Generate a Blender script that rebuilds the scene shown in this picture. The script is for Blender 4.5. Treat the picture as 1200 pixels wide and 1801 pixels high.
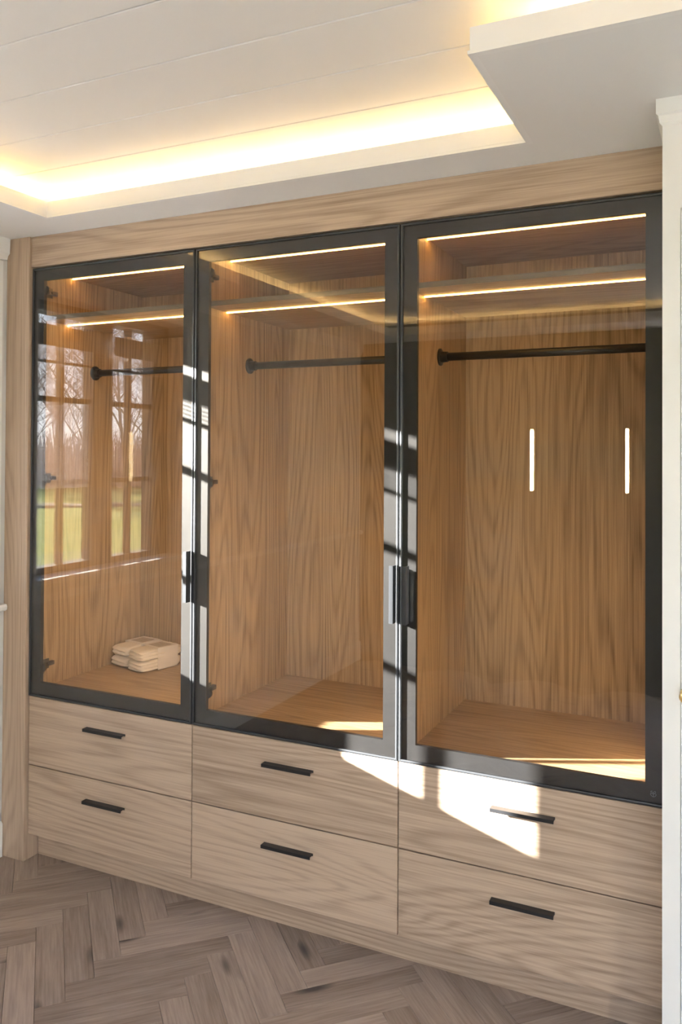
import bpy, bmesh, math, random
from mathutils import Vector, Matrix

random.seed(7)
for o in list(bpy.data.objects):
    bpy.data.objects.remove(o)
S = bpy.context.scene
COL = S.collection

# ------------------------------------------------------------------ camera
CAM = Vector((2.56616, -2.46827, 1.65))
RGT = Vector((0.90288032, 0.42985889, 0.00533583))
UPV = Vector((0.00065365, -0.01378473, 0.99990477))
FWD = Vector((-0.42989151, 0.90279085, 0.01272694))
cd = bpy.data.cameras.new('camera')
cam = bpy.data.objects.new('camera', cd)
COL.objects.link(cam)
cam.matrix_world = Matrix(((RGT.x, UPV.x, -FWD.x, CAM.x),
                           (RGT.y, UPV.y, -FWD.y, CAM.y),
                           (RGT.z, UPV.z, -FWD.z, CAM.z),
                           (0, 0, 0, 1)))
cd.sensor_fit = 'VERTICAL'
cd.sensor_height = 36.0
cd.lens = 1445.545 / 1801 * 36.0
cd.shift_y = (776.917 - 900.5) / 1801
cd.clip_start = 0.01
cd.clip_end = 500
S.camera = cam

# ------------------------------------------------------------------ light
S.view_settings.view_transform = 'Standard'
S.view_settings.look = 'None'
S.view_settings.gamma = 1.0
S.view_settings.use_curve_mapping = False
S.view_settings.exposure = 0.0
S.cycles.sample_clamp_indirect = 80.0      # keep mirror images of bright lamps
S.cycles.blur_glossy = 0.0

SUN_DIR = Vector((1.0, 0.457, -0.298)).normalized()
world = bpy.data.worlds.new('sky')
S.world = world
world.use_nodes = True
wn = world.node_tree
wn.nodes.clear()
w_out = wn.nodes.new('ShaderNodeOutputWorld')
w_bg = wn.nodes.new('ShaderNodeBackground')
# clear winter sky: pale at the horizon, blue overhead
w_tc = wn.nodes.new('ShaderNodeTexCoord')
w_sep = wn.nodes.new('ShaderNodeSeparateXYZ')
w_ramp = wn.nodes.new('ShaderNodeValToRGB')
el = w_ramp.color_ramp.elements
el[0].position, el[0].color = 0.0, (0.93, 0.96, 1.0, 1)
el[1].position, el[1].color = 1.0, (0.20, 0.36, 0.72, 1)
e2 = el.new(0.30)
e2.color = (0.52, 0.68, 0.95, 1)
wn.links.new(w_tc.outputs['Generated'], w_sep.inputs[0])
wn.links.new(w_sep.outputs[2], w_ramp.inputs[0])
wn.links.new(w_ramp.outputs[0], w_bg.inputs['Color'])
w_bg.inputs['Strength'].default_value = 10.0
wn.links.new(w_bg.outputs[0], w_out.inputs['Surface'])

sd = bpy.data.lights.new('sun', 'SUN')
sd.energy = 150.0
sd.angle = math.radians(0.53)
sd.color = (1.0, 0.965, 0.92)
sun = bpy.data.objects.new('sun', sd)
COL.objects.link(sun)
sun.rotation_euler = SUN_DIR.to_track_quat('-Z', 'Y').to_euler()
sun.location = (-10, -5, 6)


def portal(name, loc, normal, sx, sy):
    d = bpy.data.lights.new(name, 'AREA')
    d.shape = 'RECTANGLE'
    d.size = sx
    d.size_y = sy
    d.cycles.is_portal = True
    o = bpy.data.objects.new(name, d)
    COL.objects.link(o)
    o.location = loc
    n = Vector(normal)
    # local -Z points into the room, local Y up
    z = -n
    y = Vector((0, 0, 1))
    x = y.cross(z)
    o.rotation_euler = Matrix((x, y, z)).transposed().to_euler()
    return o


portal('window_portal', (-0.34, -0.65, 1.69), (1, 0, 0), 1.1, 1.3)
portal('fill_door_portal', (2.8, -3.68, 1.08), (0, 1, 0), 1.2, 2.15)

# ------------------------------------------------------------------ helpers


def tag(o, label=None, cat=None, group=None, kind=None):
    if label:
        o['label'] = label
    if cat:
        o['category'] = cat
    if group:
        o['group'] = group
    if kind:
        o['kind'] = kind
    return o


def wloc(o):
    v = Vector((0, 0, 0))
    while o is not None:
        v += o.location
        o = o.parent
    return v


def empty(name, loc):
    o = bpy.data.objects.new(name, None)
    o.empty_display_size = 0.1
    COL.objects.link(o)
    o.location = loc
    return o


def link(name, me, mat, parent=None, loc=(0, 0, 0)):
    """loc is a world position; parents are never rotated unless noted."""
    o = bpy.data.objects.new(name, me)
    COL.objects.link(o)
    if mat is not None and not me.materials:
        me.materials.append(mat)
    L = Vector(loc)
    if parent is not None:
        o.parent = parent
        L = L - wloc(parent)
    o.location = L
    return o


def bm_box(bm, x0, x1, y0, y1, z0, z1):
    vs = [bm.verts.new((x, y, z)) for x in (x0, x1) for y in (y0, y1) for z in (z0, z1)]
    q = [(0, 1, 3, 2), (4, 6, 7, 5), (0, 4, 5, 1), (2, 3, 7, 6), (0, 2, 6, 4), (1, 5, 7, 3)]
    for f in q:
        bm.faces.new([vs[i] for i in f])


def finish(bm, name, smooth=False):
    bmesh.ops.recalc_face_normals(bm, faces=bm.faces[:])
    me = bpy.data.meshes.new(name)
    bm.to_mesh(me)
    bm.free()
    if smooth:
        for p in me.polygons:
            p.use_smooth = True
    return me


def box(name, xr, yr, zr, mat, parent=None, bevel=0.0):
    c = Vector(((xr[0] + xr[1]) / 2, (yr[0] + yr[1]) / 2, (zr[0] + zr[1]) / 2))
    h = Vector(((xr[1] - xr[0]) / 2, (yr[1] - yr[0]) / 2, (zr[1] - zr[0]) / 2))
    bm = bmesh.new()
    bm_box(bm, -h.x, h.x, -h.y, h.y, -h.z, h.z)
    if bevel:
        bmesh.ops.bevel(bm, geom=bm.edges[:], offset=bevel, segments=1, affect='EDGES')
    return link(name, finish(bm, name), mat, parent, c)


def boxes(name, lst, mat, parent=None, bevel=0.0, origin=None):
    """several boxes of ONE part in one mesh"""
    if origin is None:
        origin = Vector(((lst[0][0] + lst[0][1]) / 2, (lst[0][2] + lst[0][3]) / 2, (lst[0][4] + lst[0][5]) / 2))
    else:
        origin = Vector(origin)
    bm = bmesh.new()
    for b in lst:
        bm_box(bm, b[0] - origin.x, b[1] - origin.x, b[2] - origin.y, b[3] - origin.y, b[4] - origin.z, b[5] - origin.z)
    if bevel:
        bmesh.ops.bevel(bm, geom=bm.edges[:], offset=bevel, segments=1, affect='EDGES')
    return link(name, finish(bm, name), mat, parent, origin)


def strips(name, lst, mat, parent=None, step=0.03):
    """long thin bars of ONE part, divided lengthwise into short lengths"""
    bm = bmesh.new()
    c = lst[0]
    org = Vector(((c[0] + c[1]) / 2, (c[2] + c[3]) / 2, (c[4] + c[5]) / 2))
    for b in lst:
        d = [(b[0], b[1]), (b[2], b[3]), (b[4], b[5])]
        ax = max(range(3), key=lambda i: d[i][1] - d[i][0])
        o1, o2 = [i for i in range(3) if i != ax]
        L = d[ax][1] - d[ax][0]
        n = max(1, int(L / step))
        rings = []
        for i in range(n + 1):
            r = []
            for p, q in ((0, 0), (1, 0), (1, 1), (0, 1)):
                v = [0, 0, 0]
                v[ax] = d[ax][0] + L * i / n
                v[o1] = d[o1][p]
                v[o2] = d[o2][q]
                r.append(bm.verts.new(Vector(v) - org))
            rings.append(r)
        for A, B in zip(rings, rings[1:]):
            for k in range(4):
                bm.faces.new([A[k], A[(k + 1) % 4], B[(k + 1) % 4], B[k]])
        bm.faces.new(rings[0])
        bm.faces.new(rings[-1])
    return link(name, finish(bm, name), mat, parent, org)


def bm_prism(bm, prof, axis, a0, a1):
    """prof: list of 2-tuples in the two other axes (cyclic order), extruded along axis"""
    def mk(p, a):
        if axis == 'x':
            return (a, p[0], p[1])
        if axis == 'y':
            return (p[0], a, p[1])
        return (p[0], p[1], a)
    A = [bm.verts.new(mk(p, a0)) for p in prof]
    B = [bm.verts.new(mk(p, a1)) for p in prof]
    n = len(prof)
    for i in range(n):
        bm.faces.new([A[i], A[(i + 1) % n], B[(i + 1) % n], B[i]])
    bm.faces.new(A[::-1])
    bm.faces.new(B)


def bm_tube(bm, pts, radii, sides=8, caps=True):
    rings = []
    prev = None
    for i, p in enumerate(pts):
        p = Vector(p)
        if i == 0:
            t = Vector(pts[1]) - p
        elif i == len(pts) - 1:
            t = p - Vector(pts[i - 1])
        else:
            t = Vector(pts[i + 1]) - Vector(pts[i - 1])
        t.normalize()
        ref = Vector((0, 0, 1)) if abs(t.z) < 0.9 else Vector((1, 0, 0))
        if prev is not None:
            ref = prev
        x = (ref - t * ref.dot(t))
        if x.length < 1e-5:
            x = t.orthogonal()
        x.normalize()
        prev = x
        y = t.cross(x)
        r = radii[i] if hasattr(radii, '__len__') else radii
        rings.append([bm.verts.new(p + x * r * math.cos(2 * math.pi * k / sides) + y * r * math.sin(2 * math.pi * k / sides)) for k in range(sides)])
    for a, b in zip(rings, rings[1:]):
        for k in range(sides):
            bm.faces.new([a[k], a[(k + 1) % sides], b[(k + 1) % sides], b[k]])
    if caps:
        bm.faces.new(rings[0][::-1])
        bm.faces.new(rings[-1])


# ------------------------------------------------------------------ materials
def newmat(name):
    m = bpy.data.materials.new(name)
    m.use_nodes = True
    nt = m.node_tree
    nt.nodes.clear()
    out = nt.nodes.new('ShaderNodeOutputMaterial')
    return m, nt, out


def N(nt, typ, **kw):
    n = nt.nodes.new(typ)
    for k, v in kw.items():
        if k in n.inputs:
            n.inputs[k].default_value = v
        else:
            setattr(n, k, v)
    return n


def math_node(nt, op, a, b=None, clamp=False):
    n = nt.nodes.new('ShaderNodeMath')
    n.operation = op
    n.use_clamp = clamp
    for i, v in enumerate((a, b)):
        if v is None:
            continue
        if isinstance(v, (int, float)):
            n.inputs[i].default_value = v
        else:
            nt.links.new(v, n.inputs[i])
    return n.outputs[0]


def simple(name, col, rough=0.5, metal=0.0, spec=0.5, noise=0.0, nscale=20.0, bump=0.0):
    m, nt, out = newmat(name)
    b = N(nt, 'ShaderNodeBsdfPrincipled')
    b.inputs['Base Color'].default_value = (*col, 1)
    b.inputs['Roughness'].default_value = rough
    b.inputs['Metallic'].default_value = metal
    b.inputs['Specular IOR Level'].default_value = spec
    tc = N(nt, 'ShaderNodeTexCoord')
    nz = N(nt, 'ShaderNodeTexNoise', Scale=nscale, Detail=4.0, Roughness=0.6)
    nt.links.new(tc.outputs['Object'], nz.inputs['Vector'])
    if noise:
        mx = N(nt, 'ShaderNodeMix', data_type='RGBA')
        mx.inputs[6].default_value = (*[c * (1 - noise) for c in col], 1)
        mx.inputs[7].default_value = (*[min(1, c * (1 + noise)) for c in col], 1)
        nt.links.new(nz.outputs['Fac'], mx.inputs[0])
        nt.links.new(mx.outputs[2], b.inputs['Base Color'])
    if bump:
        bp = N(nt, 'ShaderNodeBump', Strength=bump, Distance=0.002)
        nt.links.new(nz.outputs['Fac'], bp.inputs['Height'])
        nt.links.new(bp.outputs[0], b.inputs['Normal'])
    nt.links.new(b.outputs[0], out.inputs['Surface'])
    return m


def oak(name, axis, light, dark, rough=0.5, ring=26.0, grainscale=1.0, spread=0.10, contrast=1.0):
    """procedural oak; axis = direction of the grain in object space"""
    m, nt, out = newmat(name)
    tc = N(nt, 'ShaderNodeTexCoord')
    oi = N(nt, 'ShaderNodeObjectInfo')
    off = N(nt, 'ShaderNodeVectorMath', operation='SCALE')
    cx = N(nt, 'ShaderNodeCombineXYZ')
    r = oi.outputs['Random']
    nt.links.new(math_node(nt, 'MULTIPLY', r, 17.3), cx.inputs[0])
    nt.links.new(math_node(nt, 'MULTIPLY', r, 31.7), cx.inputs[1])
    nt.links.new(math_node(nt, 'MULTIPLY', r, 53.9), cx.inputs[2])
    add = N(nt, 'ShaderNodeVectorMath', operation='ADD')
    nt.links.new(tc.outputs['Object'], add.inputs[0])
    nt.links.new(cx.outputs[0], add.inputs[1])
    nt.nodes.remove(off)

    def stretched(across, along):
        mp = N(nt, 'ShaderNodeMapping')
        s = [across] * 3
        s['xyz'.index(axis)] = along
        mp.inputs['Scale'].default_value = s
        nt.links.new(add.outputs[0], mp.inputs['Vector'])
        return mp.outputs[0]
    g = grainscale
    # cathedral growth rings = contour lines of a stretched low-frequency field
    n1 = N(nt, 'ShaderNodeTexNoise', Scale=1.0, Detail=1.5, Roughness=0.45, Distortion=0.2)
    nt.links.new(stretched(4.6 * g, 0.36 * g), n1.inputs['Vector'])
    ph = math_node(nt, 'MULTIPLY', n1.outputs['Fac'], ring * 6.283)
    sn = math_node(nt, 'SINE', ph)
    rings = math_node(nt, 'MULTIPLY_ADD', sn, 0.5)
    nt.nodes[-1].inputs[2].default_value = 0.5
    rings = math_node(nt, 'POWER', rings, 2.2)
    # fibres and pores
    n2 = N(nt, 'ShaderNodeTexNoise', Scale=1.0, Detail=3.0, Roughness=0.6)
    nt.links.new(stretched(150 * g, 2.2 * g), n2.inputs['Vector'])
    n3 = N(nt, 'ShaderNodeTexNoise', Scale=1.0, Detail=2.0, Roughness=0.5)
    nt.links.new(stretched(420 * g, 9.0 * g), n3.inputs['Vector'])
    n4 = N(nt, 'ShaderNodeTexNoise', Scale=1.0, Detail=1.0)
    nt.links.new(stretched(2.2 * g, 0.5 * g), n4.inputs['Vector'])
    f = math_node(nt, 'MULTIPLY', rings, 0.34)
    f2 = math_node(nt, 'SUBTRACT', n2.outputs['Fac'], 0.5)
    f = math_node(nt, 'ADD', f, math_node(nt, 'MULTIPLY', f2, 1.5))
    f3 = math_node(nt, 'SUBTRACT', n3.outputs['Fac'], 0.5)
    f = math_node(nt, 'ADD', f, math_node(nt, 'MULTIPLY', f3, 0.55))
    f4 = math_node(nt, 'SUBTRACT', n4.outputs['Fac'], 0.5)
    f = math_node(nt, 'ADD', f, math_node(nt, 'MULTIPLY', f4, 0.7))
    f = math_node(nt, 'MULTIPLY', f, contrast)
    rv = math_node(nt, 'MULTIPLY', math_node(nt, 'SUBTRACT', r, 0.5), spread * 2)
    f = math_node(nt, 'ADD', f, rv)
    f = math_node(nt, 'ADD', f, 0.18, clamp=True)
    mx = N(nt, 'ShaderNodeMix', data_type='RGBA')
    mx.inputs[6].default_value = (*light, 1)
    mx.inputs[7].default_value = (*dark, 1)
    nt.links.new(f, mx.inputs[0])
    b = N(nt, 'ShaderNodeBsdfPrincipled')
    nt.links.new(mx.outputs[2], b.inputs['Base Color'])
    b.inputs['Roughness'].default_value = rough
    b.inputs['Specular IOR Level'].default_value = 0.35
    bp = N(nt, 'ShaderNodeBump', Strength=0.12, Distance=0.001)
    nt.links.new(n3.outputs['Fac'], bp.inputs['Height'])
    nt.links.new(bp.outputs[0], b.inputs['Normal'])
    nt.links.new(b.outputs[0], out.inputs['Surface'])
    return m


OAK_L, OAK_D = (0.54, 0.41, 0.305), (0.25, 0.172, 0.118)
M = {}
M['oak_x'] = oak('oak_horizontal_grain', 'x', OAK_L, OAK_D, contrast=0.9)
M['oak_z'] = oak('oak_vertical_grain', 'z', OAK_L, OAK_D, contrast=0.7)
IN_L, IN_D = (0.475, 0.328, 0.185), (0.18, 0.112, 0.054)  # same oak, made darker and more orange to stand for LED and bounced light
M['in_x'] = oak('oak_horizontal_led_tint', 'x', IN_L, IN_D, 0.5)
M['in_z'] = oak('oak_vertical_led_tint', 'z', IN_L, IN_D, 0.5)
M['white'] = simple('white_paint', (0.80, 0.80, 0.79), 0.45, noise=0.01, nscale=8)
M['ceil'] = simple('ceiling_white', (0.78, 0.775, 0.765), 0.55, noise=0.012, nscale=5)
M['wall'] = simple('wall_paint', (0.66, 0.65, 0.63), 0.7, noise=0.02, nscale=6)
M['darkwall'] = simple('dark_olive_wall_paint', (0.075, 0.068, 0.05), 0.7, noise=0.05, nscale=6)
M['black'] = simple('black_satin_metal', (0.012, 0.012, 0.013), 0.38, spec=0.5)
M['handle'] = simple('black_anodised_metal', (0.012, 0.012, 0.0135), 0.45)
M['pull'] = simple('black_brushed_profile', (0.032, 0.034, 0.038), 0.36)
M['rod'] = simple('black_powder_coat', (0.012, 0.011, 0.010), 0.4)
M['hinge'] = simple('dark_nickel', (0.16, 0.14, 0.12), 0.35, metal=1.0)
M['brass'] = simple('brass', (0.75, 0.55, 0.25), 0.3, metal=1.0)
M['cloth'] = simple('cream_cotton', (0.80, 0.72, 0.61), 0.9, noise=0.06, nscale=60, bump=0.4)
M['blind'] = simple('grey_aluminium_slat', (0.30, 0.30, 0.31), 0.5)
M['bronze'] = simple('dark_bronze', (0.06, 0.045, 0.03), 0.4, metal=0.8)
M['bark'] = simple('bare_bark', (0.50, 0.40, 0.35), 0.9, noise=0.3, nscale=4)
M['soil'] = simple('dry_bracken_bank', (0.22, 0.15, 0.09), 0.95, noise=0.4, nscale=1.5)
M['taupe'] = simple('dark_taupe_window_paint', (0.13, 0.105, 0.085), 0.5)
M['bounce_grey'] = simple('neutral_bounce_grey', (0.24, 0.235, 0.23), 0.9, noise=0.1, nscale=2)
M['band'] = simple('dark_edge_strip', (0.17, 0.13, 0.08), 0.5, noise=0.15, nscale=40)
M['emblem'] = simple('etched_grey', (0.22, 0.23, 0.25), 0.5)


def emis(name, col, strength):
    m, nt, out = newmat(name)
    e = N(nt, 'ShaderNodeEmission')
    e.inputs['Color'].default_value = (*col, 1)
    e.inputs['Strength'].default_value = strength
    nt.links.new(e.outputs[0], out.inputs['Surface'])
    return m


M['led'] = emis('warm_led', (1.0, 0.55, 0.14), 34.0)
M['cove'] = emis('cove_led', (1.0, 0.64, 0.25), 64.0)
M['sconce'] = emis('sconce_glow', (1.0, 0.78, 0.42), 60.0)


def glass(name, f0, tint, dust=0.0):
    """clear pane: transparent with Fresnel mirror reflection, a trace of dust"""
    m, nt, out = newmat(name)
    lw = N(nt, 'ShaderNodeLayerWeight')
    lw.inputs['Blend'].default_value = 0.5
    fac = math_node(nt, 'POWER', lw.outputs['Facing'], 5.0)
    fac = math_node(nt, 'MULTIPLY_ADD', fac, 1.0 - f0)
    nt.nodes[-1].inputs[2].default_value = f0
    tr = N(nt, 'ShaderNodeBsdfTransparent')
    tr.inputs['Color'].default_value = (*tint, 1)
    gl = N(nt, 'ShaderNodeBsdfGlossy')
    gl.inputs['Roughness'].default_value = 0.0
    mx = N(nt, 'ShaderNodeMixShader')
    nt.links.new(fac, mx.inputs[0])
    nt.links.new(tr.outputs[0], mx.inputs[1])
    nt.links.new(gl.outputs[0], mx.inputs[2])
    last = mx
    if dust:
        tc = N(nt, 'ShaderNodeTexCoord')
        nz = N(nt, 'ShaderNodeTexNoise', Scale=7.0, Detail=6.0, Roughness=0.65)
        nt.links.new(tc.outputs['Object'], nz.inputs['Vector'])
        sp = N(nt, 'ShaderNodeTexVoronoi', Scale=120.0)
        nt.links.new(tc.outputs['Object'], sp.inputs['Vector'])
        spot = math_node(nt, 'LESS_THAN', sp.outputs['Distance'], 0.07)
        pick = math_node(nt, 'GREATER_THAN', nz.outputs['Fac'], 0.60)
        spot = math_node(nt, 'MULTIPLY', spot, pick)
        a = math_node(nt, 'POWER', nz.outputs['Fac'], 3.0)
        a = math_node(nt, 'MULTIPLY', a, dust * 5)
        a = math_node(nt, 'ADD', a, math_node(nt, 'MULTIPLY', spot, 0.12), clamp=True)
        df = N(nt, 'ShaderNodeBsdfDiffuse')
        df.inputs['Color'].default_value = (0.8, 0.82, 0.86, 1)
        m2 = N(nt, 'ShaderNodeMixShader')
        nt.links.new(a, m2.inputs[0])
        nt.links.new(mx.outputs[0], m2.inputs[1])
        nt.links.new(df.outputs[0], m2.inputs[2])
        last = m2
    nt.links.new(last.outputs[0], out.inputs['Surface'])
    return m


M['glass'] = glass('clear_door_glass', 0.056, (0.96, 0.945, 0.925), dust=0.0006)
M['pane'] = glass('window_glass', 0.08, (0.98, 0.99, 0.985))

# black frame profile: dark, lightly dusty
m, nt, out = newmat('black_door_profile')
tc = N(nt, 'ShaderNodeTexCoord')
nz = N(nt, 'ShaderNodeTexNoise', Scale=14.0, Detail=8.0, Roughness=0.7)
nt.links.new(tc.outputs['Object'], nz.inputs['Vector'])
nf = N(nt, 'ShaderNodeTexNoise', Scale=420.0, Detail=2.0)
nt.links.new(tc.outputs['Object'], nf.inputs['Vector'])
fa = math_node(nt, 'MULTIPLY', nz.outputs['Fac'], math_node(nt, 'MULTIPLY_ADD', nf.outputs['Fac'], 0.35))
nt.nodes[-2].inputs[2].default_value = 0.2
mxc = N(nt, 'ShaderNodeMix', data_type='RGBA')
mxc.inputs[6].default_value = (0.004, 0.004, 0.005, 1)
mxc.inputs[7].default_value = (0.034, 0.038, 0.045, 1)
nt.links.new(fa, mxc.inputs[0])
b = N(nt, 'ShaderNodeBsdfPrincipled', Roughness=0.5)
nt.links.new(mxc.outputs[2], b.inputs['Base Color'])
nt.links.new(b.outputs[0], out.inputs['Surface'])
M['border'] = m

# floor oak: grey-brown planks with knots
m, nt, out = newmat('floor_oak')
tc = N(nt, 'ShaderNodeTexCoord')
oi = N(nt, 'ShaderNodeObjectInfo')
cx = N(nt, 'ShaderNodeCombineXYZ')
nt.links.new(math_node(nt, 'MULTIPLY', oi.outputs['Random'], 71.3), cx.inputs[0])
nt.links.new(math_node(nt, 'MULTIPLY', oi.outputs['Random'], 37.1), cx.inputs[1])
add = N(nt, 'ShaderNodeVectorMath', operation='ADD')
nt.links.new(tc.outputs['Object'], add.inputs[0])
nt.links.new(cx.outputs[0], add.inputs[1])


def fmap(sx, sy, node):
    mp = N(nt, 'ShaderNodeMapping')
    mp.inputs['Scale'].default_value = (sx, sy, sy)
    nt.links.new(add.outputs[0], mp.inputs['Vector'])
    nt.links.new(mp.outputs[0], node.inputs['Vector'])
    return node


a1 = fmap(2.2, 16, N(nt, 'ShaderNodeTexNoise', Scale=1.0, Detail=3.0, Roughness=0.55, Distortion=0.4))
a2 = fmap(6, 130, N(nt, 'ShaderNodeTexNoise', Scale=1.0, Detail=4.0, Roughness=0.65))
a3 = fmap(3.2, 11, N(nt, 'ShaderNodeTexVoronoi', Scale=1.0))
kn = math_node(nt, 'SUBTRACT', 0.24, a3.outputs['Distance'], clamp=True)
kn = math_node(nt, 'MULTIPLY', kn, 6.0, clamp=True)
a4 = fmap(1.6, 5, N(nt, 'ShaderNodeTexNoise', Scale=1.0, Detail=2.0))
gate = math_node(nt, 'GREATER_THAN', a4.outputs['Fac'], 0.50)
kn = math_node(nt, 'MULTIPLY', kn, gate)
f = math_node(nt, 'MULTIPLY', a1.outputs['Fac'], 1.0)
f = math_node(nt, 'ADD', f, math_node(nt, 'MULTIPLY', a2.outputs['Fac'], 1.2))
f = math_node(nt, 'ADD', f, math_node(nt, 'MULTIPLY', math_node(nt, 'SUBTRACT', oi.outputs['Random'], 0.5), 0.42))
f = math_node(nt, 'SUBTRACT', f, 0.68, clamp=True)
mx1 = N(nt, 'ShaderNodeMix', data_type='RGBA')
mx1.inputs[6].default_value = (0.44, 0.355, 0.305, 1)
mx1.inputs[7].default_value = (0.155, 0.113, 0.09, 1)
nt.links.new(f, mx1.inputs[0])
mx2 = N(nt, 'ShaderNodeMix', data_type='RGBA')
mx2.inputs[7].default_value = (0.06, 0.05, 0.05, 1)
nt.links.new(kn, mx2.inputs[0])
nt.links.new(mx1.outputs[2], mx2.inputs[6])
b = N(nt, 'ShaderNodeBsdfPrincipled', Roughness=0.5)
nt.links.new(mx2.outputs[2], b.inputs['Base Color'])
bp = N(nt, 'ShaderNodeBump', Strength=0.25, Distance=0.001)
nt.links.new(a2.outputs['Fac'], bp.inputs['Height'])
nt.links.new(bp.outputs[0], b.inputs['Normal'])
nt.links.new(b.outputs[0], out.inputs['Surface'])
M['floor'] = m

# lawn
m, nt, out = newmat('winter_lawn')
tc = N(nt, 'ShaderNodeTexCoord')
nz = N(nt, 'ShaderNodeTexNoise', Scale=0.35, Detail=8.0, Roughness=0.65)
nt.links.new(tc.outputs['Object'], nz.inputs['Vector'])
rp = N(nt, 'ShaderNodeValToRGB')
rp.color_ramp.elements[0].position = 0.3
rp.color_ramp.elements[0].color = (0.27, 0.27, 0.085, 1)
rp.color_ramp.elements[1].position = 0.7
rp.color_ramp.elements[1].color = (0.40, 0.38, 0.17, 1)
nt.links.new(nz.outputs['Fac'], rp.inputs[0])
b = N(nt, 'ShaderNodeBsdfDiffuse')
nt.links.new(rp.outputs[0], b.inputs['Color'])
nt.links.new(b.outputs[0], out.inputs['Surface'])
M['lawn'] = m

# printed paper band
m, nt, out = newmat('printed_paper_band')
tc = N(nt, 'ShaderNodeTexCoord')
nz = N(nt, 'ShaderNodeTexNoise', Scale=70.0, Detail=4.0, Roughness=0.7)
nt.links.new(tc.outputs['Object'], nz.inputs['Vector'])
sep = N(nt, 'ShaderNodeSeparateXYZ')
nt.links.new(tc.outputs['Object'], sep.inputs[0])
ge = N(nt, 'ShaderNodeNewGeometry')
sn = N(nt, 'ShaderNodeSeparateXYZ')
nt.links.new(ge.outputs['Normal'], sn.inputs[0])
top = math_node(nt, 'GREATER_THAN', sn.outputs[2], 0.5)
inx = math_node(nt, 'LESS_THAN', math_node(nt, 'ABSOLUTE', sep.outputs[0]), 0.040)
iny = math_node(nt, 'LESS_THAN', math_node(nt, 'ABSOLUTE', sep.outputs[1]), 0.038)
msk = math_node(nt, 'MULTIPLY', math_node(nt, 'MULTIPLY', top, inx), iny)
amt = math_node(nt, 'MULTIPLY', msk, math_node(nt, 'ADD', nz.outputs['Fac'], 0.05))
mx1 = N(nt, 'ShaderNodeMix', data_type='RGBA')
mx1.inputs[6].default_value = (0.80, 0.74, 0.68, 1)
mx1.inputs[7].default_value = (0.20, 0.12, 0.06, 1)
nt.links.new(amt, mx1.inputs[0])
b = N(nt, 'ShaderNodeBsdfPrincipled', Roughness=0.6)
nt.links.new(mx1.outputs[2], b.inputs['Base Color'])
nt.links.new(b.outputs[0], out.inputs['Surface'])
M['paper'] = m

# ------------------------------------------------------------------ room shell
XL, XR, YB, YF = -0.13, 3.7, -3.55, 0.72
SOF, LIP, CEI = 2.516, 2.576, 2.65

# floor: sub-floor slab with herringbone planks on it
floor = box('floor', (-0.15, XR + 0.05), (YB - 0.05, YF), (-0.12, -0.012), M['soil'])
tag(floor, 'grey brown oak herringbone floor in front of the wardrobe', kind='structure')
PW, PN = 0.088, 5
PL = PW * PN


def plank_mesh():
    bm = bmesh.new()
    bm_box(bm, -PL / 2 + .0004, PL / 2 - .0004, -PW / 2 + .0004, PW / 2 - .0004, -0.006, 0.006)
    top = [e for e in bm.edges if all(v.co.z > 0 for v in e.verts)]
    bmesh.ops.bevel(bm, geom=top, offset=0.0012, segments=1, affect='EDGES')
    return finish(bm, 'plank')


pme = plank_mesh()
pme.materials.append(M['floor'])
O0 = Vector((0.7616, -0.578))
ea = Vector((1, 1)).normalized()
eb = Vector((-1, 1)).normalized()
cells = []
for j in range(-60, 61):
    for k in range(-8, 9):
        a0 = (j + 2 * PN * k)
        cells.append((O0 + ea * PW * (a0 + PN / 2) + eb * PW * (j + 0.5), math.radians(45)))
        cells.append((O0 + ea * PW * (a0 + PN + 0.5) + eb * PW * (j - PN + 1 + PN / 2), math.radians(135)))
inside = [(c, r) for c, r in cells if XL - 0.15 < c.x < XR - 0.1 and YB + 0.1 < c.y < 0.34]
inside.sort(key=lambda t: (t[0] - Vector((0.9, -0.4))).length)
for c, r in inside[:300]:
    o = bpy.data.objects.new('plank', pme)
    COL.objects.link(o)
    o.parent = floor
    o.location = Vector((c.x, c.y, -0.006)) - floor.location
    o.rotation_euler.z = r
bm = bmesh.new()
for c, r in inside[300:]:
    d = Vector((math.cos(r), math.sin(r)))
    n = Vector((-d.y, d.x))
    hx, hy = d * (PL / 2 - .0006), n * (PW / 2 - .0006)
    q = [c - hx - hy, c + hx - hy, c + hx + hy, c - hx + hy]
    A = [bm.verts.new((p.x, p.y, 0.0)) for p in q]
    B = [bm.verts.new((p.x, p.y, -0.012)) for p in q]
    bm.faces.new(A)
    for i in range(4):
        bm.faces.new([A[i], B[i], B[(i + 1) % 4], A[(i + 1) % 4]])
po = link('plank_field', finish(bm, 'plank_field'), M['floor'], floor)
po['kind'] = 'stuff'

# walls
# left wall with the window opening
WY0, WY1, WZ0, WZ1 = -1.20, -0.14, 1.07, 2.33
XO = -0.33
wl = boxes('wall_left', [(XO, XL, YB - 0.15, WY0, -0.1, 2.7), (XO, XL, WY1, YF + 0.15, -0.1, 2.7),
                         (XO, XL, WY0, WY1, -0.1, WZ0), (XO, XL, WY0, WY1, WZ1, 2.7)], M['wall'])
tag(wl, 'white painted side wall with the garden window', kind='structure')
GD0, GD1 = 2.2, 3.4       # unseen door behind the camera, added for fill daylight
wb = boxes('wall_back', [(XO, GD0, YB - 0.15, YB, -0.1, 2.7), (GD1, XR + .15, YB - 0.15, YB, -0.1, 2.7),
                         (GD0, GD1, YB - 0.15, YB, 2.16, 2.7), (GD0, GD1, YB - 0.15, YB, -0.1, 0.0)], M['darkwall'])
tag(wb, 'dark wall opposite the wardrobe', kind='structure')
wr = box('wall_right', (XR, XR + .15), (YB, YF + .15), (-0.1, 2.7), M['wall'])
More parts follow.
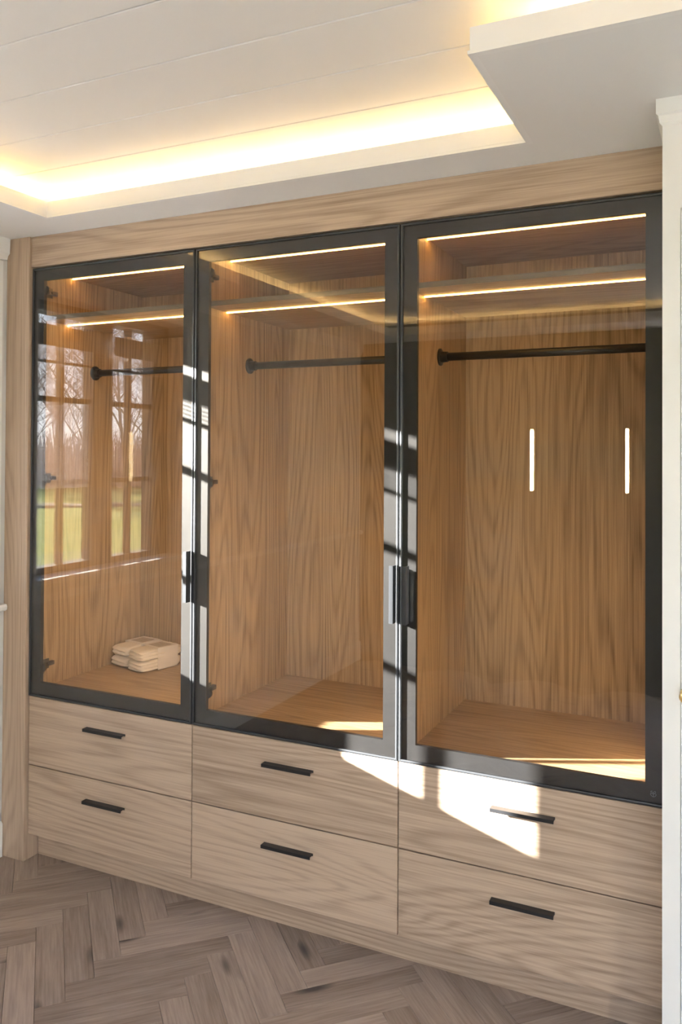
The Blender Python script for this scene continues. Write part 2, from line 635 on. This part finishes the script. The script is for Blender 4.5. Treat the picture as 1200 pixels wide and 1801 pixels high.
tag(wr, 'white wall to the right of the room', kind='structure')
wf = box('wall_front', (XL, XR, ), (YF, YF + 0.15), (-0.1, 2.7), M['wall'])
tag(wf, 'wall behind the wardrobe', kind='structure')
# wall with a white door that closes the wardrobe niche on the right
wn_ = boxes('wall_niche', [(2.4125, 2.4533, -0.325, YF, 0, SOF), (2.4533, 3.42, -0.325, -0.2, 2.2457, SOF),
                           (3.42, XR, -0.325, -0.2, 0, SOF), (2.4533, 3.42, -0.24, -0.2, 0, 2.2457)], M['white'])
tag(wn_, 'white wall end standing in front of the wardrobe on the right', kind='structure')
d1 = empty('door_1', (2.95, -0.30, 0))
tag(d1, 'white door with brass knob beside the wardrobe', kind='structure')
boxes('door_leaf', [(2.4545, 3.419, -0.318, -0.285, 0.006, 2.2445)], M['white'], d1, 0.002)
boxes('door_rail', [(2.4545, 2.56, -0.324, -0.318, 0.006, 2.2445), (3.31, 3.416, -0.324, -0.318, 0.006, 2.242),
                    (2.56, 3.31, -0.324, -0.318, 2.12, 2.242), (2.56, 3.31, -0.324, -0.318, 0.006, 0.22),
                    (2.56, 3.31, -0.324, -0.318, 0.95, 1.08)], M['white'], d1)
bm = bmesh.new()
bm_tube(bm, [(0, 0, 0), (0, -0.004, 0), (0, -0.006, 0), (0, -0.022, 0), (0, -0.026, 0), (0, -0.036, 0), (0, -0.042, 0)],
        [0.016, 0.016, 0.007, 0.007, 0.014, 0.016, 0.008], 16)
o = link('door_knob', finish(bm, 'door_knob', True), M['brass'], d1, (2.468, -0.324, 1.075))
o['label'] = 'small brass knob'
# crown, dado rail and baseboard on the left wall
bm = bmesh.new()
bm_prism(bm, [(XL, 2.430), (XL + .010, 2.432), (XL + .014, 2.446), (XL + .024, 2.456), (XL + .026, SOF), (XL, SOF)], 'y', YB, -0.022)
tag(link('trim_2', finish(bm, 'trim_2'), M['white']), 'white crown moulding along the window wall', kind='structure')
bm = bmesh.new()
bm_prism(bm, [(XL, 0.994), (XL + .020, 0.996), (XL + .029, 1.003), (XL + .030, 1.014), (XL + .026, 1.024), (XL, 1.027)], 'y', YB, -0.022)
tag(link('trim_3', finish(bm, 'trim_3'), M['white']), 'white dado rail along the window wall', kind='structure')
bm = bmesh.new()
bm_prism(bm, [(XL, 0.0), (XL + .016, 0.0), (XL + .016, 0.132), (XL + .010, 0.141), (XL, 0.141)], 'y', YB, -0.022)
tag(link('baseboard_left', finish(bm, 'baseboard_left'), M['white']), 'white baseboard along the window wall', kind='structure')

# ceiling: backing with wide boards
ceil = box('ceiling', (XO, XR + .15), (YB - .15, YF + .15), (CEI + 0.016, CEI + 0.06), M['ceil'])
tag(ceil, 'white ceiling of wide painted boards in the tray', kind='structure')
y = -0.045 + 0.2405 * 3
k = 0
while y > YB:
    y0 = max(y - 0.2405, YB)
    box('ceiling_board', (XL, XR), (y0 + 0.0018, y - 0.0018), (CEI, CEI + 0.016), M['ceil'], ceil, 0.0022)
    y = y0
# dropped soffit with tray opening
TX0, TX1, TX2, TY0, TY1, TYB = 0.26, 2.051, 3.0, -0.186, -0.745, -3.2
tt = 0.014
sof = boxes('soffit', [(XL, 2.051 + tt, TY0 + tt, 0.10, SOF, SOF + .018), (2.051 + tt, XR, TY1 + tt, 0.10, SOF, SOF + .018),
                       (XL, TX0 - tt, YB, TY0 + tt, SOF, SOF + .018), (TX0 - tt, XR, YB, TYB - tt, SOF, SOF + .018),
                       (TX2 + tt, XR, TYB - tt, TY1 + tt, SOF, SOF + .018), (XL, XR, 0.10, 0.118, SOF, CEI)], M['ceil'])
tag(sof, 'white dropped ceiling border around the tray', kind='structure')
t, bd = 0.014, 0.004


def sweep(name, path, prof, mat, label, closed):
    """profile (outward offset, z) swept along a rectilinear path with mitred corners; outward = right of travel"""
    bm = bmesh.new()
    n = len(path)
    rows = []
    for i, p in enumerate(path):
        p = Vector(p)
        nn = Vector((0, 0))
        for a, b in (((i - 1), i), (i, i + 1)):
            if not closed and (a < 0 or b >= n):
                continue
            d = (Vector(path[b % n]) - Vector(path[a % n])).normalized()
            nn += Vector((d.y, -d.x))
        rows.append([bm.verts.new((p.x + nn.x * a, p.y + nn.y * a, z)) for a, z in prof])
    m_ = len(prof)
    for i in range(n if closed else n - 1):
        A, B = rows[i], rows[(i + 1) % n]
        for k in range(m_):
            bm.faces.new([A[k], A[(k + 1) % m_], B[(k + 1) % m_], B[k]])
    if not closed:
        bm.faces.new(rows[0])
        bm.faces.new(rows[-1][::-1])
    return tag(link(name, finish(bm, name), mat), label, kind='structure')


sweep('trim_4', [(TX0, TY0), (TX0, TYB), (TX2, TYB), (TX2, TY1), (TX1, TY1), (TX1, TY0)],
      [(-bd, SOF), (-bd, SOF + .008), (0, SOF + .010), (0, LIP), (t, LIP), (t, SOF)], M['white'],
      'white cove upstand around the ceiling tray', True)
# crown over the niche wall
sweep('trim_1', [(2.4125, 0.0), (2.4125, -0.325), (XR, -0.325)],
      [(0, 2.452), (0.006, 2.458), (0.009, 2.475), (0.014, 2.480), (0.014, SOF - .0005), (0, SOF - .0005)], M['white'],
      'white crown moulding on the wall end beside the wardrobe', False)

# LED tape in the cove: one continuous tape behind the upstands
g, lw_, z0 = 0.138, 0.010, SOF + 0.074
segs = []
segs.append((TX0 - g, TX1 + g, TY0 + g, TY0 + g + lw_, z0, z0 + .006))
segs.append((TX0 - g - lw_, TX0 - g, TYB - g, TY0 + g, z0, z0 + .006))
segs.append((TX1 + g, TX1 + g + lw_, TY1 + g, TY0 + g, z0, z0 + .006))
segs.append((TX1 + g, TX2 + g, TY1 + g, TY1 + g + lw_, z0, z0 + .006))
segs.append((TX0 - g, TX2 + g, TYB - g - lw_, TYB - g, z0, z0 + .006))
segs.append((TX2 + g, TX2 + g + lw_, TYB - g, TY1 + g, z0, z0 + .006))
boxes('mounting_channel', [(a, b, c, d, SOF + .018, z0) for a, b, c, d, e, f in segs], M['white'], sof)
tag(strips('led_tape', segs, M['cove']), 'warm white LED tape glowing in the ceiling cove', 'light strip')

# ------------------------------------------------------------------ window_1 (left wall)
GX = -0.275
win = empty('window_1', (GX, -0.66, WZ0))
tag(win, 'garden window with two sashes divided by glazing bars', kind='structure')
SASH = [(-0.618, -0.244, -0.431), (-1.067, -0.755, -0.908)]
HB = (1.503, 1.888)
ZB, ZT = 1.122, 2.28
fx0, fx1 = GX - 0.035, GX + 0.035
boxes('window_frame', [(fx0, fx1, WY0, WY1, WZ0, ZB), (fx0, fx1, WY0, WY1, ZT, WZ1),
                       (fx0, fx1, SASH[0][1], WY1, ZB, ZT), (fx0, fx1, SASH[1][1], SASH[0][0], ZB, ZT),
                       (fx0, fx1, WY0, SASH[1][0], ZB, ZT)], M['taupe'], win)
for (a, b2, mu) in SASH:
    box('mullion', (GX - .016, GX + .016), (mu - .012, mu + .012), (ZB, ZT), M['taupe'], win)
    for h in HB:
        boxes('glazing_bar', [(GX - .014, GX + .014, a, mu - .012, h - .012, h + .012),
                              (GX - .014, GX + .014, mu + .012, b2, h - .012, h + .012)], M['taupe'], win)
    box('pane', (GX + .017, GX + .021), (a, b2), (ZB, ZT), M['pane'], win)
box('window_sill', (GX + .035, XL + 0.02), (WY0, WY1), (WZ0, WZ0 + 0.022), M['white'], win)
# casing on the room side
tag(boxes('trim_10', [(XL, XL + .018, WY0 - .09, WY0, WZ0 - .06, WZ1 + .09), (XL, XL + .018, WY1, WY1 + .09, WZ0 - .06, WZ1 + .09),
                      (XL, XL + .018, WY0, WY1, WZ1, WZ1 + .09)], M['white']), 'white casing around the garden window', kind='structure')
for i, (a, b2, mu) in enumerate(SASH):
    bl = empty('venetian_blind', (-0.21, (a + b2) / 2, ZT))
    tag(bl, ['white venetian blind half raised over the sash nearest the wardrobe',
             'white venetian blind half raised over the sash farther from the wardrobe'][i], 'blind', 'venetian blinds in the garden window')
    y0, y1 = a - 0.03, b2 + 0.03
    box('head_rail', (-0.225, -0.190), (y0, y1), (2.275, 2.30), M['blind'], bl)
    zz = 2.208
    sl = None
    for s in range(13):
        an = math.radians(72 if s < 8 else 8)
        cx_, sx_ = math.cos(an) * .0125, math.sin(an) * .0125
        bm = bmesh.new()
        n_ = Vector((sx_, -cx_)).normalized() * .0006
        bm_prism(bm, [(-cx_ - n_.x, sx_ - n_.y), (cx_ - n_.x, -sx_ - n_.y), (cx_ + n_.x, -sx_ + n_.y), (-cx_ + n_.x, sx_ + n_.y)], 'y', y0 - (y0 + y1) / 2, y1 - (y0 + y1) / 2)
        link('slat', finish(bm, 'slat'), M['blind'], bl, (-0.207, (y0 + y1) / 2, zz))
        zz -= 0.0105 if s < 7 else 0.0150
    for yy in (y0 + .07, y1 - .07):
        bm = bmesh.new()
        bm_tube(bm, [(-0.207, yy, 2.06), (-0.207, yy, 2.28)], 0.0015, 6)
        link('cord', finish(bm, 'cord'), M['blind'], bl)
    box('bottom_rail', (-0.219, -0.195), (y0, y1), (2.046, 2.056), M['blind'], bl)

# unseen glazed door, added so daylight reaches the right-hand drawers
d2 = empty('door_2', ((GD0 + GD1) / 2, YB - .06, 0))
tag(d2, 'unseen glazed door added behind the camera for fill daylight', kind='structure')
gy0, gy1 = YB - .09, YB - .03
boxes('door_frame', [(GD0, GD0 + .05, gy0, gy1, 0, 2.16), (GD1 - .05, GD1, gy0, gy1, 0, 2.16),
                     (GD0 + .05, GD1 - .05, gy0, gy1, 2.10, 2.16), (GD0 + .05, GD1 - .05, gy0, gy1, 0, 0.06)], M['white'], d2)
box('pane', (GD0 + .05, GD1 - .05), (YB - .062, YB - .058), (0.06, 2.10), M['pane'], d2)

# ------------------------------------------------------------------ wardrobe units
W = 0.8
ZTOP, ZDB, ZSP, ZPL = 2.397, 0.663, 0.385, 0.106
ORD = ['left', 'middle', 'right']
DOORLAB = ['oak wardrobe unit by the window wall, holding the cream cloth bundles',
           'middle oak wardrobe unit with a glass door and two drawers',
           'right oak wardrobe unit, sun patch on its upper drawer, beside white wall end']


def drawer_handle(parent, xc, ztop):
    bm = bmesh.new()
    # back plate leg, top plate and front lip of a slim edge pull
    prof = [(0.0, 0.0), (-0.026, 0.0), (-0.026, -0.011), (-0.0225, -0.011), (-0.0225, -0.0035), (-0.0035, -0.0035), (-0.0035, -0.008), (0.0, -0.008)]
    bm_prism(bm, prof, 'x', -0.095, 0.095)
    bmesh.ops.bevel(bm, geom=bm.edges[:], offset=0.0005, segments=1, affect='EDGES')
    return link('handle', finish(bm, 'handle'), M['handle'], parent, (xc, 0.0, ztop))


def door_handle(parent, x, sgn):
    """vertical angle pull; sgn=+1 fixed leg at +x side"""
    bm = bmesh.new()
    d = -0.034
    prof = [(0.0, -0.006), (0.0, d), (-0.014, d), (-0.014, d + .003), (-0.0035, d + .003), (-0.0035, -0.006)]
    prof = [(p[0] * sgn, p[1]) for p in prof]
    bm_prism(bm, prof, 'z', -0.092, 0.092)
    return link('handle', finish(bm, 'handle'), M['pull'], parent, (x, 0, 1.197))


def hinge(parent, xs, z):
    bm = bmesh.new()
    # arm along the side panel, mounting plate, winged cup against the door
    bm_box(bm, 0.000, 0.014, 0.030, 0.105, -0.008, 0.008)
    bm_box(bm, 0.000, 0.004, 0.050, 0.085, -0.020, 0.020)
    bm_box(bm, 0.010, 0.018, 0.070, 0.100, -0.005, 0.005)
    bm_prism(bm, [(0.020, -0.030), (0.028, -0.030), (0.046, -0.010), (0.052, 0.0), (0.046, 0.010), (0.028, 0.030), (0.020, 0.030)], 'x', 0.004, 0.030)
    bm_tube(bm, [(0.034, 0.018, 0), (0.034, 0.026, 0)], [0.0175, 0.0175], 16)
    return link('hinge', finish(bm, 'hinge'), M['hinge'], parent, (xs, 0, z))


for k in range(3):
    X0, X1 = k * W, (k + 1) * W
    u = empty('wardrobe_unit', ((X0 + X1) / 2, 0.3, 0.0))
    tag(u, DOORLAB[k], 'wardrobe', 'fitted wardrobe units')
    yb = 0.668
    cy0 = 0.023
    box('side_panel', (X0 + .0005, X0 + .018), (cy0, yb + .016), (ZPL, ZTOP - .003), M['in_z'], u)
    box('side_panel', (X1 - .018, X1 - .0005), (cy0, yb + .016), (ZPL, ZTOP - .003), M['in_z'], u)
    box('back_panel', (X0 + .018, X1 - .018), (yb, yb + .016), (ZPL, ZTOP - .003), M['in_z'], u)
    box('bottom_panel', (X0 + .018, X1 - .018), (cy0, yb), (0.665, 0.683), M['in_x'], u)
    box('base_panel', (X0 + .018, X1 - .018), (cy0, yb), (ZPL, ZPL + .016), M['in_x'], u)
    box('top_panel', (X0 + .018, X1 - .018), (cy0, yb), (2.385, ZTOP - .003), M['in_x'], u)
    sh = box('shelf', (X0 + .018, X1 - .018), (0.0412, yb), (2.183, 2.2015), M['in_x'], u)
    eb_ = box('front_edge_strip', (X0 + .0185, X1 - .0185), (0.04, 0.0412), (2.1832, 2.2010), M['band'], sh)  # separate strip in a darker colour along the shelf's front edge
    eb_['label'] = 'darker front edge strip'
    for (yy, zz, pn) in ((0.205, 2.385, 'led_profile'), (0.180, 2.183, 'led_profile')):
        o = strips(pn, [(X0 + .0185, X1 - .0185, yy - .0035, yy + .0035, zz - .0035, zz)], M['led'], u, 0.025)
        o['label'] = 'thin warm white LED line'
    # hanging rod with flanges
    bm = bmesh.new()
    bm_tube(bm, [(X0 + .018, 0.345, 1.993), (X1 - .018, 0.345, 1.993)], 0.0145, 20)
    rod = link('hanging_rod', finish(bm, 'hanging_rod', False), M['rod'], u, (0, 0, 0))
    for p in rod.data.polygons:
        p.use_smooth = len(p.vertices) == 4
    for s, xx in ((1, X0 + .018), (-1, X1 - .018)):
        bm = bmesh.new()
        bm_tube(bm, [(xx, 0.345, 1.993), (xx + s * .005, 0.345, 1.993), (xx + s * .007, 0.345, 1.993), (xx + s * .03, 0.345, 1.993)],
                [0.031, 0.031, 0.020, 0.0185], 24)
        link('rod_flange', finish(bm, 'rod_flange'), M['rod'], rod, (0, 0, 0))
    # drawers
    for (z0_, z1_) in ((ZSP + .002, ZDB - .003), (ZPL + .001, ZSP - .002)):
        bx = box('drawer', (X0 + .002, X1 - .002), (0.0, 0.020), (z0_, z1_), M['oak_x'], u, 0.0012)
        drawer_handle(bx, (X0 + X1) / 2, z1_ - 0.080)
    # glass door
    gx0, gx1, gz0, gz1 = X0 + .002, X1 - .002, ZDB, ZTOP - .010
    bw, bt = 0.054, 0.049
    tw = 0.0075     # outer trim lip
    door = boxes('door', [(gx0 + tw, gx0 + bw, 0.0048, 0.020, gz0 + tw, gz1 - tw), (gx1 - bw, gx1 - tw, 0.0048, 0.020, gz0 + tw, gz1 - tw),
                          (gx0 + bw, gx1 - bw, 0.0048, 0.020, gz1 - bt, gz1 - tw), (gx0 + bw, gx1 - bw, 0.0048, 0.020, gz0 + tw, gz0 + 0.057)],
                 M['border'], u, origin=((X0 + X1) / 2, 0, (gz0 + gz1) / 2))
    door['label'] = 'black framed glass door'
    box('glass_pane', (gx0 + tw, gx1 - tw), (0.0, 0.0042), (gz0 + tw, gz1 - tw), M['glass'], door)
    # mitred outer trim
    bm = bmesh.new()
    corners = [(gx0, gz0), (gx1, gz0), (gx1, gz1), (gx0, gz1)]
    inner = [(gx0 + tw, gz0 + tw), (gx1 - tw, gz0 + tw), (gx1 - tw, gz1 - tw), (gx0 + tw, gz1 - tw)]
    mid = [(gx0 + tw * .55, gz0 + tw * .55), (gx1 - tw * .55, gz0 + tw * .55), (gx1 - tw * .55, gz1 - tw * .55), (gx0 + tw * .55, gz1 - tw * .55)]
    loops = []
    for pts, yy in ((corners, 0.0205), (corners, -0.0035), (mid, -0.0045), (inner, -0.0035), (inner, 0.0205)):
        loops.append([bm.verts.new((p[0], yy, p[1])) for p in pts])
    for A, B in zip(loops, loops[1:] + loops[:1]):
        for i in range(4):
            bm.faces.new([A[i], A[(i + 1) % 4], B[(i + 1) % 4], B[i]])
    link('edge_trim', finish(bm, 'edge_trim'), M['pull'], door, (0, 0, 0))
    if k < 2:
        door_handle(door, gx1 - .006, 1)
        for hz in (2.300, 1.537, 0.775):
            hinge(door, X0 + .018, hz)
    else:
        door_handle(door, gx0 + .034, 1)
        # etched emblem at the lower right corner
        bm = bmesh.new()

        def arc(cx, cz, r, a0, a1, n=10):
            return [(cx + r * math.cos(math.radians(a0 + (a1 - a0) * i / n)), 0.0, cz + r * math.sin(math.radians(a0 + (a1 - a0) * i / n))) for i in range(n + 1)]
        R_ = 0.0006
        bm_tube(bm, arc(0, 0.003, 0.0022, 0, 359, 14), R_, 5)
        bm_tube(bm, [(0, 0, 0.0008), (0, 0, -0.007)], R_, 5)
        bm_tube(bm, arc(0, 0.0, 0.0072, 200, 340), R_, 5)
        bm_tube(bm, arc(-0.0035, -0.002, 0.0042, 60, 180), R_, 5)
        bm_tube(bm, arc(0.0035, -0.002, 0.0042, 0, 120), R_, 5)
        bm_tube(bm, arc(-0.0042, 0.006, 0.0022, 30, 240), R_, 5)
        bm_tube(bm, arc(0.0042, 0.006, 0.0022, -60, 150), R_, 5)
        e = link('emblem', finish(bm, 'emblem'), M['emblem'], door, (2.366, -0.0004, 0.697))
        e['label'] = 'small etched anchor-like emblem'

# filler post, fascia, plinth
fp = box('filler_post', (-0.128, -0.004), (-0.016, 0.06), (0.0, SOF), M['oak_z'], None, 0.001)
tag(fp, 'vertical oak filler post between the window wall and the left wardrobe unit', 'panel')
fa_ = box('fascia_board', (-0.004, 2.4120), (-0.006, 0.020), (ZTOP - .004, SOF), M['oak_x'], None, 0.001)
tag(fa_, 'long horizontal oak fascia board between the glass doors and the ceiling', 'panel')
fr = box('filler_strip', (2.4002, 2.4122), (0.0, 0.05), (0.0, ZTOP - .004), M['black'])
tag(fr, 'narrow dark filler strip between right glass door and white wall end', 'panel')
pl = box('plinth_board', (-0.004, 2.4120), (0.060, 0.078), (0.0, ZPL), M['oak_x'], None, 0.001)
tag(pl, 'recessed oak plinth board under the drawers', 'plinth')

# ------------------------------------------------------------------ cloth bundles


def soft_slab(w, l, h, seed, folds=3):
    rnd = random.Random(seed)
    bm = bmesh.new()
    bmesh.ops.create_cube(bm, size=1.0)
    bmesh.ops.subdivide_edges(bm, edges=bm.edges[:], cuts=13, use_grid_fill=True)
    ph = [rnd.uniform(0, 6.28) for _ in range(6)]
    for v in bm.verts:
        x, y, z = v.co * 2
        # rounded-box profile
        e = 7.0
        s = (abs(x) ** e + abs(y) ** e + abs(z) ** e) ** (1 / e)
        m_ = max(abs(x), abs(y), abs(z))
        if s > 0:
            x, y, z = x * m_ / s, y * m_ / s, z * m_ / s
        # sag and puffiness
        z *= 1.0 - 0.10 * (abs(x) ** 3) - 0.10 * (abs(y) ** 4)
        px, py, pz = x * w / 2, y * l / 2, z * h / 2
        pz += 0.0012 * math.sin(9 * x + ph[0]) * math.cos(5 * y + ph[1])
        # folded layers show on the front end and the sides
        fr_ = max(0.0, -y - 0.75) * 4
        py += fr_ * 0.0045 * math.sin(z * 3.14 * folds + ph[2] + 1.5 * x)
        sd_ = max(0.0, abs(x) - 0.8) * 5 * (1 if y < 0.1 else 0.4)
        px += math.copysign(1, x) * sd_ * 0.0028 * math.sin(z * 3.14 * folds + ph[3] + 1.2 * y)
        v.co = (px, py, pz)
    return finish(bm, 'folded_cloth', True)


def bundle(fx, fy, rot, seed, label):
    """fx, fy: front-right bottom corner on the cabinet floor"""
    w, l, h = 0.108, 0.225, 0.048
    r = math.radians(rot)
    ld = Vector((-math.sin(r), math.cos(r), 0))
    wd = Vector((math.cos(r), math.sin(r), 0))
    base = Vector((fx, fy, 0.683)) - wd * w / 2 + ld * l / 2
    e = empty('cloth_bundle', base)
    e.rotation_euler.z = r
    tag(e, label, 'cloth bundle', 'cream cloth bundles in the left unit')
    for i in range(2):
        o = bpy.data.objects.new('folded_cloth', soft_slab(w, l, h, seed + i))
        o.data.materials.append(M['cloth'])
        COL.objects.link(o)
        o.parent = e
        o.location = (0.002 * (i - .5), 0.003 * i, h / 2 + 0.0005 + i * (h - 0.002))
    bm = bmesh.new()
    hw, hh, tk = w / 2 + .0012, h - .0005, 0.0012
    b0, b1 = -0.055, 0.055
    for (x0, x1, z0_, z1_) in ((-hw, hw, hh, hh + tk), (hw, hw + tk, -hh + .002, hh + tk), (-hw - tk, -hw, -hh + .002, hh + tk)):
        bm_box(bm, x0, x1, b0, b1, z0_, z1_)
    bd_ = bpy.data.objects.new('paper_band', finish(bm, 'paper_band'))
    bd_.data.materials.append(M['paper'])
    COL.objects.link(bd_)
    bd_.parent = e
    bd_.location = (0, 0.03, h)
    bd_['label'] = 'pale paper band with brown print'
    return e


bundle(0.252, 0.388, -15, 11, 'cream folded cloth bundle in front, its paper band side showing')
bundle(0.135, 0.425, -11, 31, 'cream folded cloth bundle at the back, against the left side panel')

# ------------------------------------------------------------------ sconces on the back wall
for i, x in enumerate((1.252, 1.910)):
    s = empty('wall_sconce', (x, YB, 1.6))
    tag(s, ['slim vertical glowing wall lamp mirrored in the right glass door, left of the pair',
            'slim vertical glowing wall lamp mirrored in the right glass door, right of the pair'][i], 'wall lamp', 'wall lamps on the dark wall')

    def capsule(w, h, y0, y1, nm, mat):
        bm = bmesh.new()
        pr = []
        r_ = w / 2
        for a in range(0, 181, 15):
            pr.append((r_ * math.cos(math.radians(a)), h / 2 - r_ + r_ * math.sin(math.radians(a))))
        for a in range(180, 361, 15):
            pr.append((r_ * math.cos(math.radians(a)), -h / 2 + r_ + r_ * math.sin(math.radians(a))))
        bm_prism(bm, pr, 'y', y0, y1)
        return link(nm, finish(bm, nm), mat, s, (x, YB, 1.6))
    capsule(0.060, 0.47, 0.0, 0.020, 'back_plate', M['bronze'])
    o = capsule(0.022, 0.45, 0.020, 0.048, 'light_bar', M['sconce'])
    o['label'] = 'glowing warm light bar'

# ------------------------------------------------------------------ garden outside the window
bm = bmesh.new()
nx, ny = 40, 40
vv = [[bm.verts.new((-120 + 150 * i / nx, -130 + 160 * j / ny, 0)) for j in range(ny + 1)] for i in range(nx + 1)]
for i in range(nx):
    for j in range(ny):
        bm.faces.new([vv[i][j], vv[i + 1][j], vv[i + 1][j + 1], vv[i][j + 1]])
for v in bm.verts:
    if v.co.x < -3:
        v.co.z = 0.01 * math.sin(v.co.x * .3) * math.cos(v.co.y * .23)
lawn = link('lawn', finish(bm, 'lawn', True), M['lawn'], None, (0, 0, -0.40))
tag(lawn, 'sunny winter lawn outside the garden window', 'lawn', kind='stuff')
bounce_slab = box('bounce_slab', (-6.0, 9.0), (-11.0, 4.0), (-0.5, -0.36), M['bounce_grey'])  # unseen slab, added to bounce neutral light in place of green lawn
tag(bounce_slab, 'unseen grey slab added around the house for neutral bounced light', 'bounce_slab', kind='structure')
# bank of dry growth across the lawn
bm = bmesh.new()
rnd = random.Random(5)
pts = []
for i in range(60):
    t_ = i / 59
    c = Vector((-32 + 30 * t_, -8 - 30 * t_, 0))
    pts.append(c)
dirn = Vector((0.7071, 0.7071, 0))
rows = []
for c in pts:
    h_ = 0.12 + rnd.uniform(-.03, .05)
    rows.append([bm.verts.new(c + dirn * o_ + Vector((0, 0, z_ * h_))) for o_, z_ in ((-.9, -.3), (-.5, .7 + rnd.uniform(-.2, .2)), (0, 1.0), (.5, .6 + rnd.uniform(-.2, .2)), (.9, -.3))])
for A, B in zip(rows, rows[1:]):
    for i in range(4):
        bm.faces.new([A[i], A[i + 1], B[i + 1], B[i]])
bank = link('bracken_bank', finish(bm, 'bracken_bank'), M['soil'], None, (0, 0, -0.42))
tag(bank, 'low brown bank of dry growth crossing the lawn', 'bank', kind='stuff')


def tree_mesh(seed, height, levels=4):
    rnd = random.Random(seed)
    bm = bmesh.new()

    def grow(p, d, L, r, lev):
        n = 4 if lev < 2 else 3
        pts_, rad = [p], [r]
        q = p.copy()
        dd = d.copy()
        for i in range(n):
            dd = (dd + Vector((rnd.uniform(-1, 1), rnd.uniform(-1, 1), rnd.uniform(-.3, .6))) * 0.13).normalized()
            q = q + dd * L / n
            pts_.append(q.copy())
            rad.append(r * (1 - 0.62 * (i + 1) / n))
        bm_tube(bm, pts_, rad, 5 if lev < 2 else 3, caps=False)
        if lev >= levels:
            return
        nb = (10, 7, 6, 4)[lev] if lev < 4 else 3
        for i in range(nb):
            f_ = rnd.uniform(0.25 if lev == 0 else 0.2, 1.0)
            x = f_ * n
            i0 = min(int(x), n - 1)
            bp_ = pts_[i0].lerp(pts_[i0 + 1], x - i0)
            ax = rnd.uniform(0, 6.283)
            side = Vector((math.cos(ax), math.sin(ax), 0))
            nd = (dd * 0.55 + side * 0.75 + Vector((0, 0, 0.25))).normalized()
            grow(bp_, nd, L * rnd.uniform(.38, .58), max(0.008, rad[i0] * .5), lev + 1)
    grow(Vector((0, 0, -0.3)), Vector((0, 0, 1)), height, height * 0.016, 0)
    me = finish(bm, 'bare_tree')
    me.materials.append(M['bark'])
    return me


tm = [tree_mesh(s, h, 4) for s, h in ((1, 7.5), (2, 8.5), (3, 6.5))]
rnd = random.Random(12)
for i in range(12):
    slope = 0.80 + 0.62 * ((i * 0.618) % 1.0)
    dist = rnd.uniform(44, 64)
    dv = Vector((-1, -slope, 0)).normalized()
    p_ = Vector((2.57, 2.47, 0)) + dv * dist
    o = bpy.data.objects.new('bare_tree', tm[i % 3])
    COL.objects.link(o)
    o.location = (p_.x, p_.y, -0.4)
    o.rotation_euler.z = rnd.uniform(0, 6.28)
    s = rnd.uniform(.8, 1.15)
    o.scale = (s, s, s)
    tag(o, 'bare winter tree at the edge of the lawn, mirrored in the left glass door', 'tree', 'bare trees beyond the lawn')
# tangle of brushwood below the trees
bm = bmesh.new()
rnd = random.Random(77)
for i in range(3600):
    slope = rnd.uniform(0.75, 1.5)
    dist = rnd.uniform(47, 66)
    dv = Vector((-1, -slope, 0)).normalized()
    p_ = Vector((2.57, 2.47, -0.4)) + dv * dist
    h_ = rnd.uniform(0.8, 3.4)
    tp = p_ + Vector((rnd.uniform(-.9, .9), rnd.uniform(-.9, .9), h_))
    md = p_.lerp(tp, .5) + Vector((rnd.uniform(-.3, .3), rnd.uniform(-.3, .3), 0))
    bm_tube(bm, [p_, md, tp], [.05, .035, .01], 3, caps=False)
br = link('brushwood', finish(bm, 'brushwood'), M['bark'])
tag(br, 'brown leafless brushwood under the trees beyond the lawn', 'brushwood', kind='stuff')
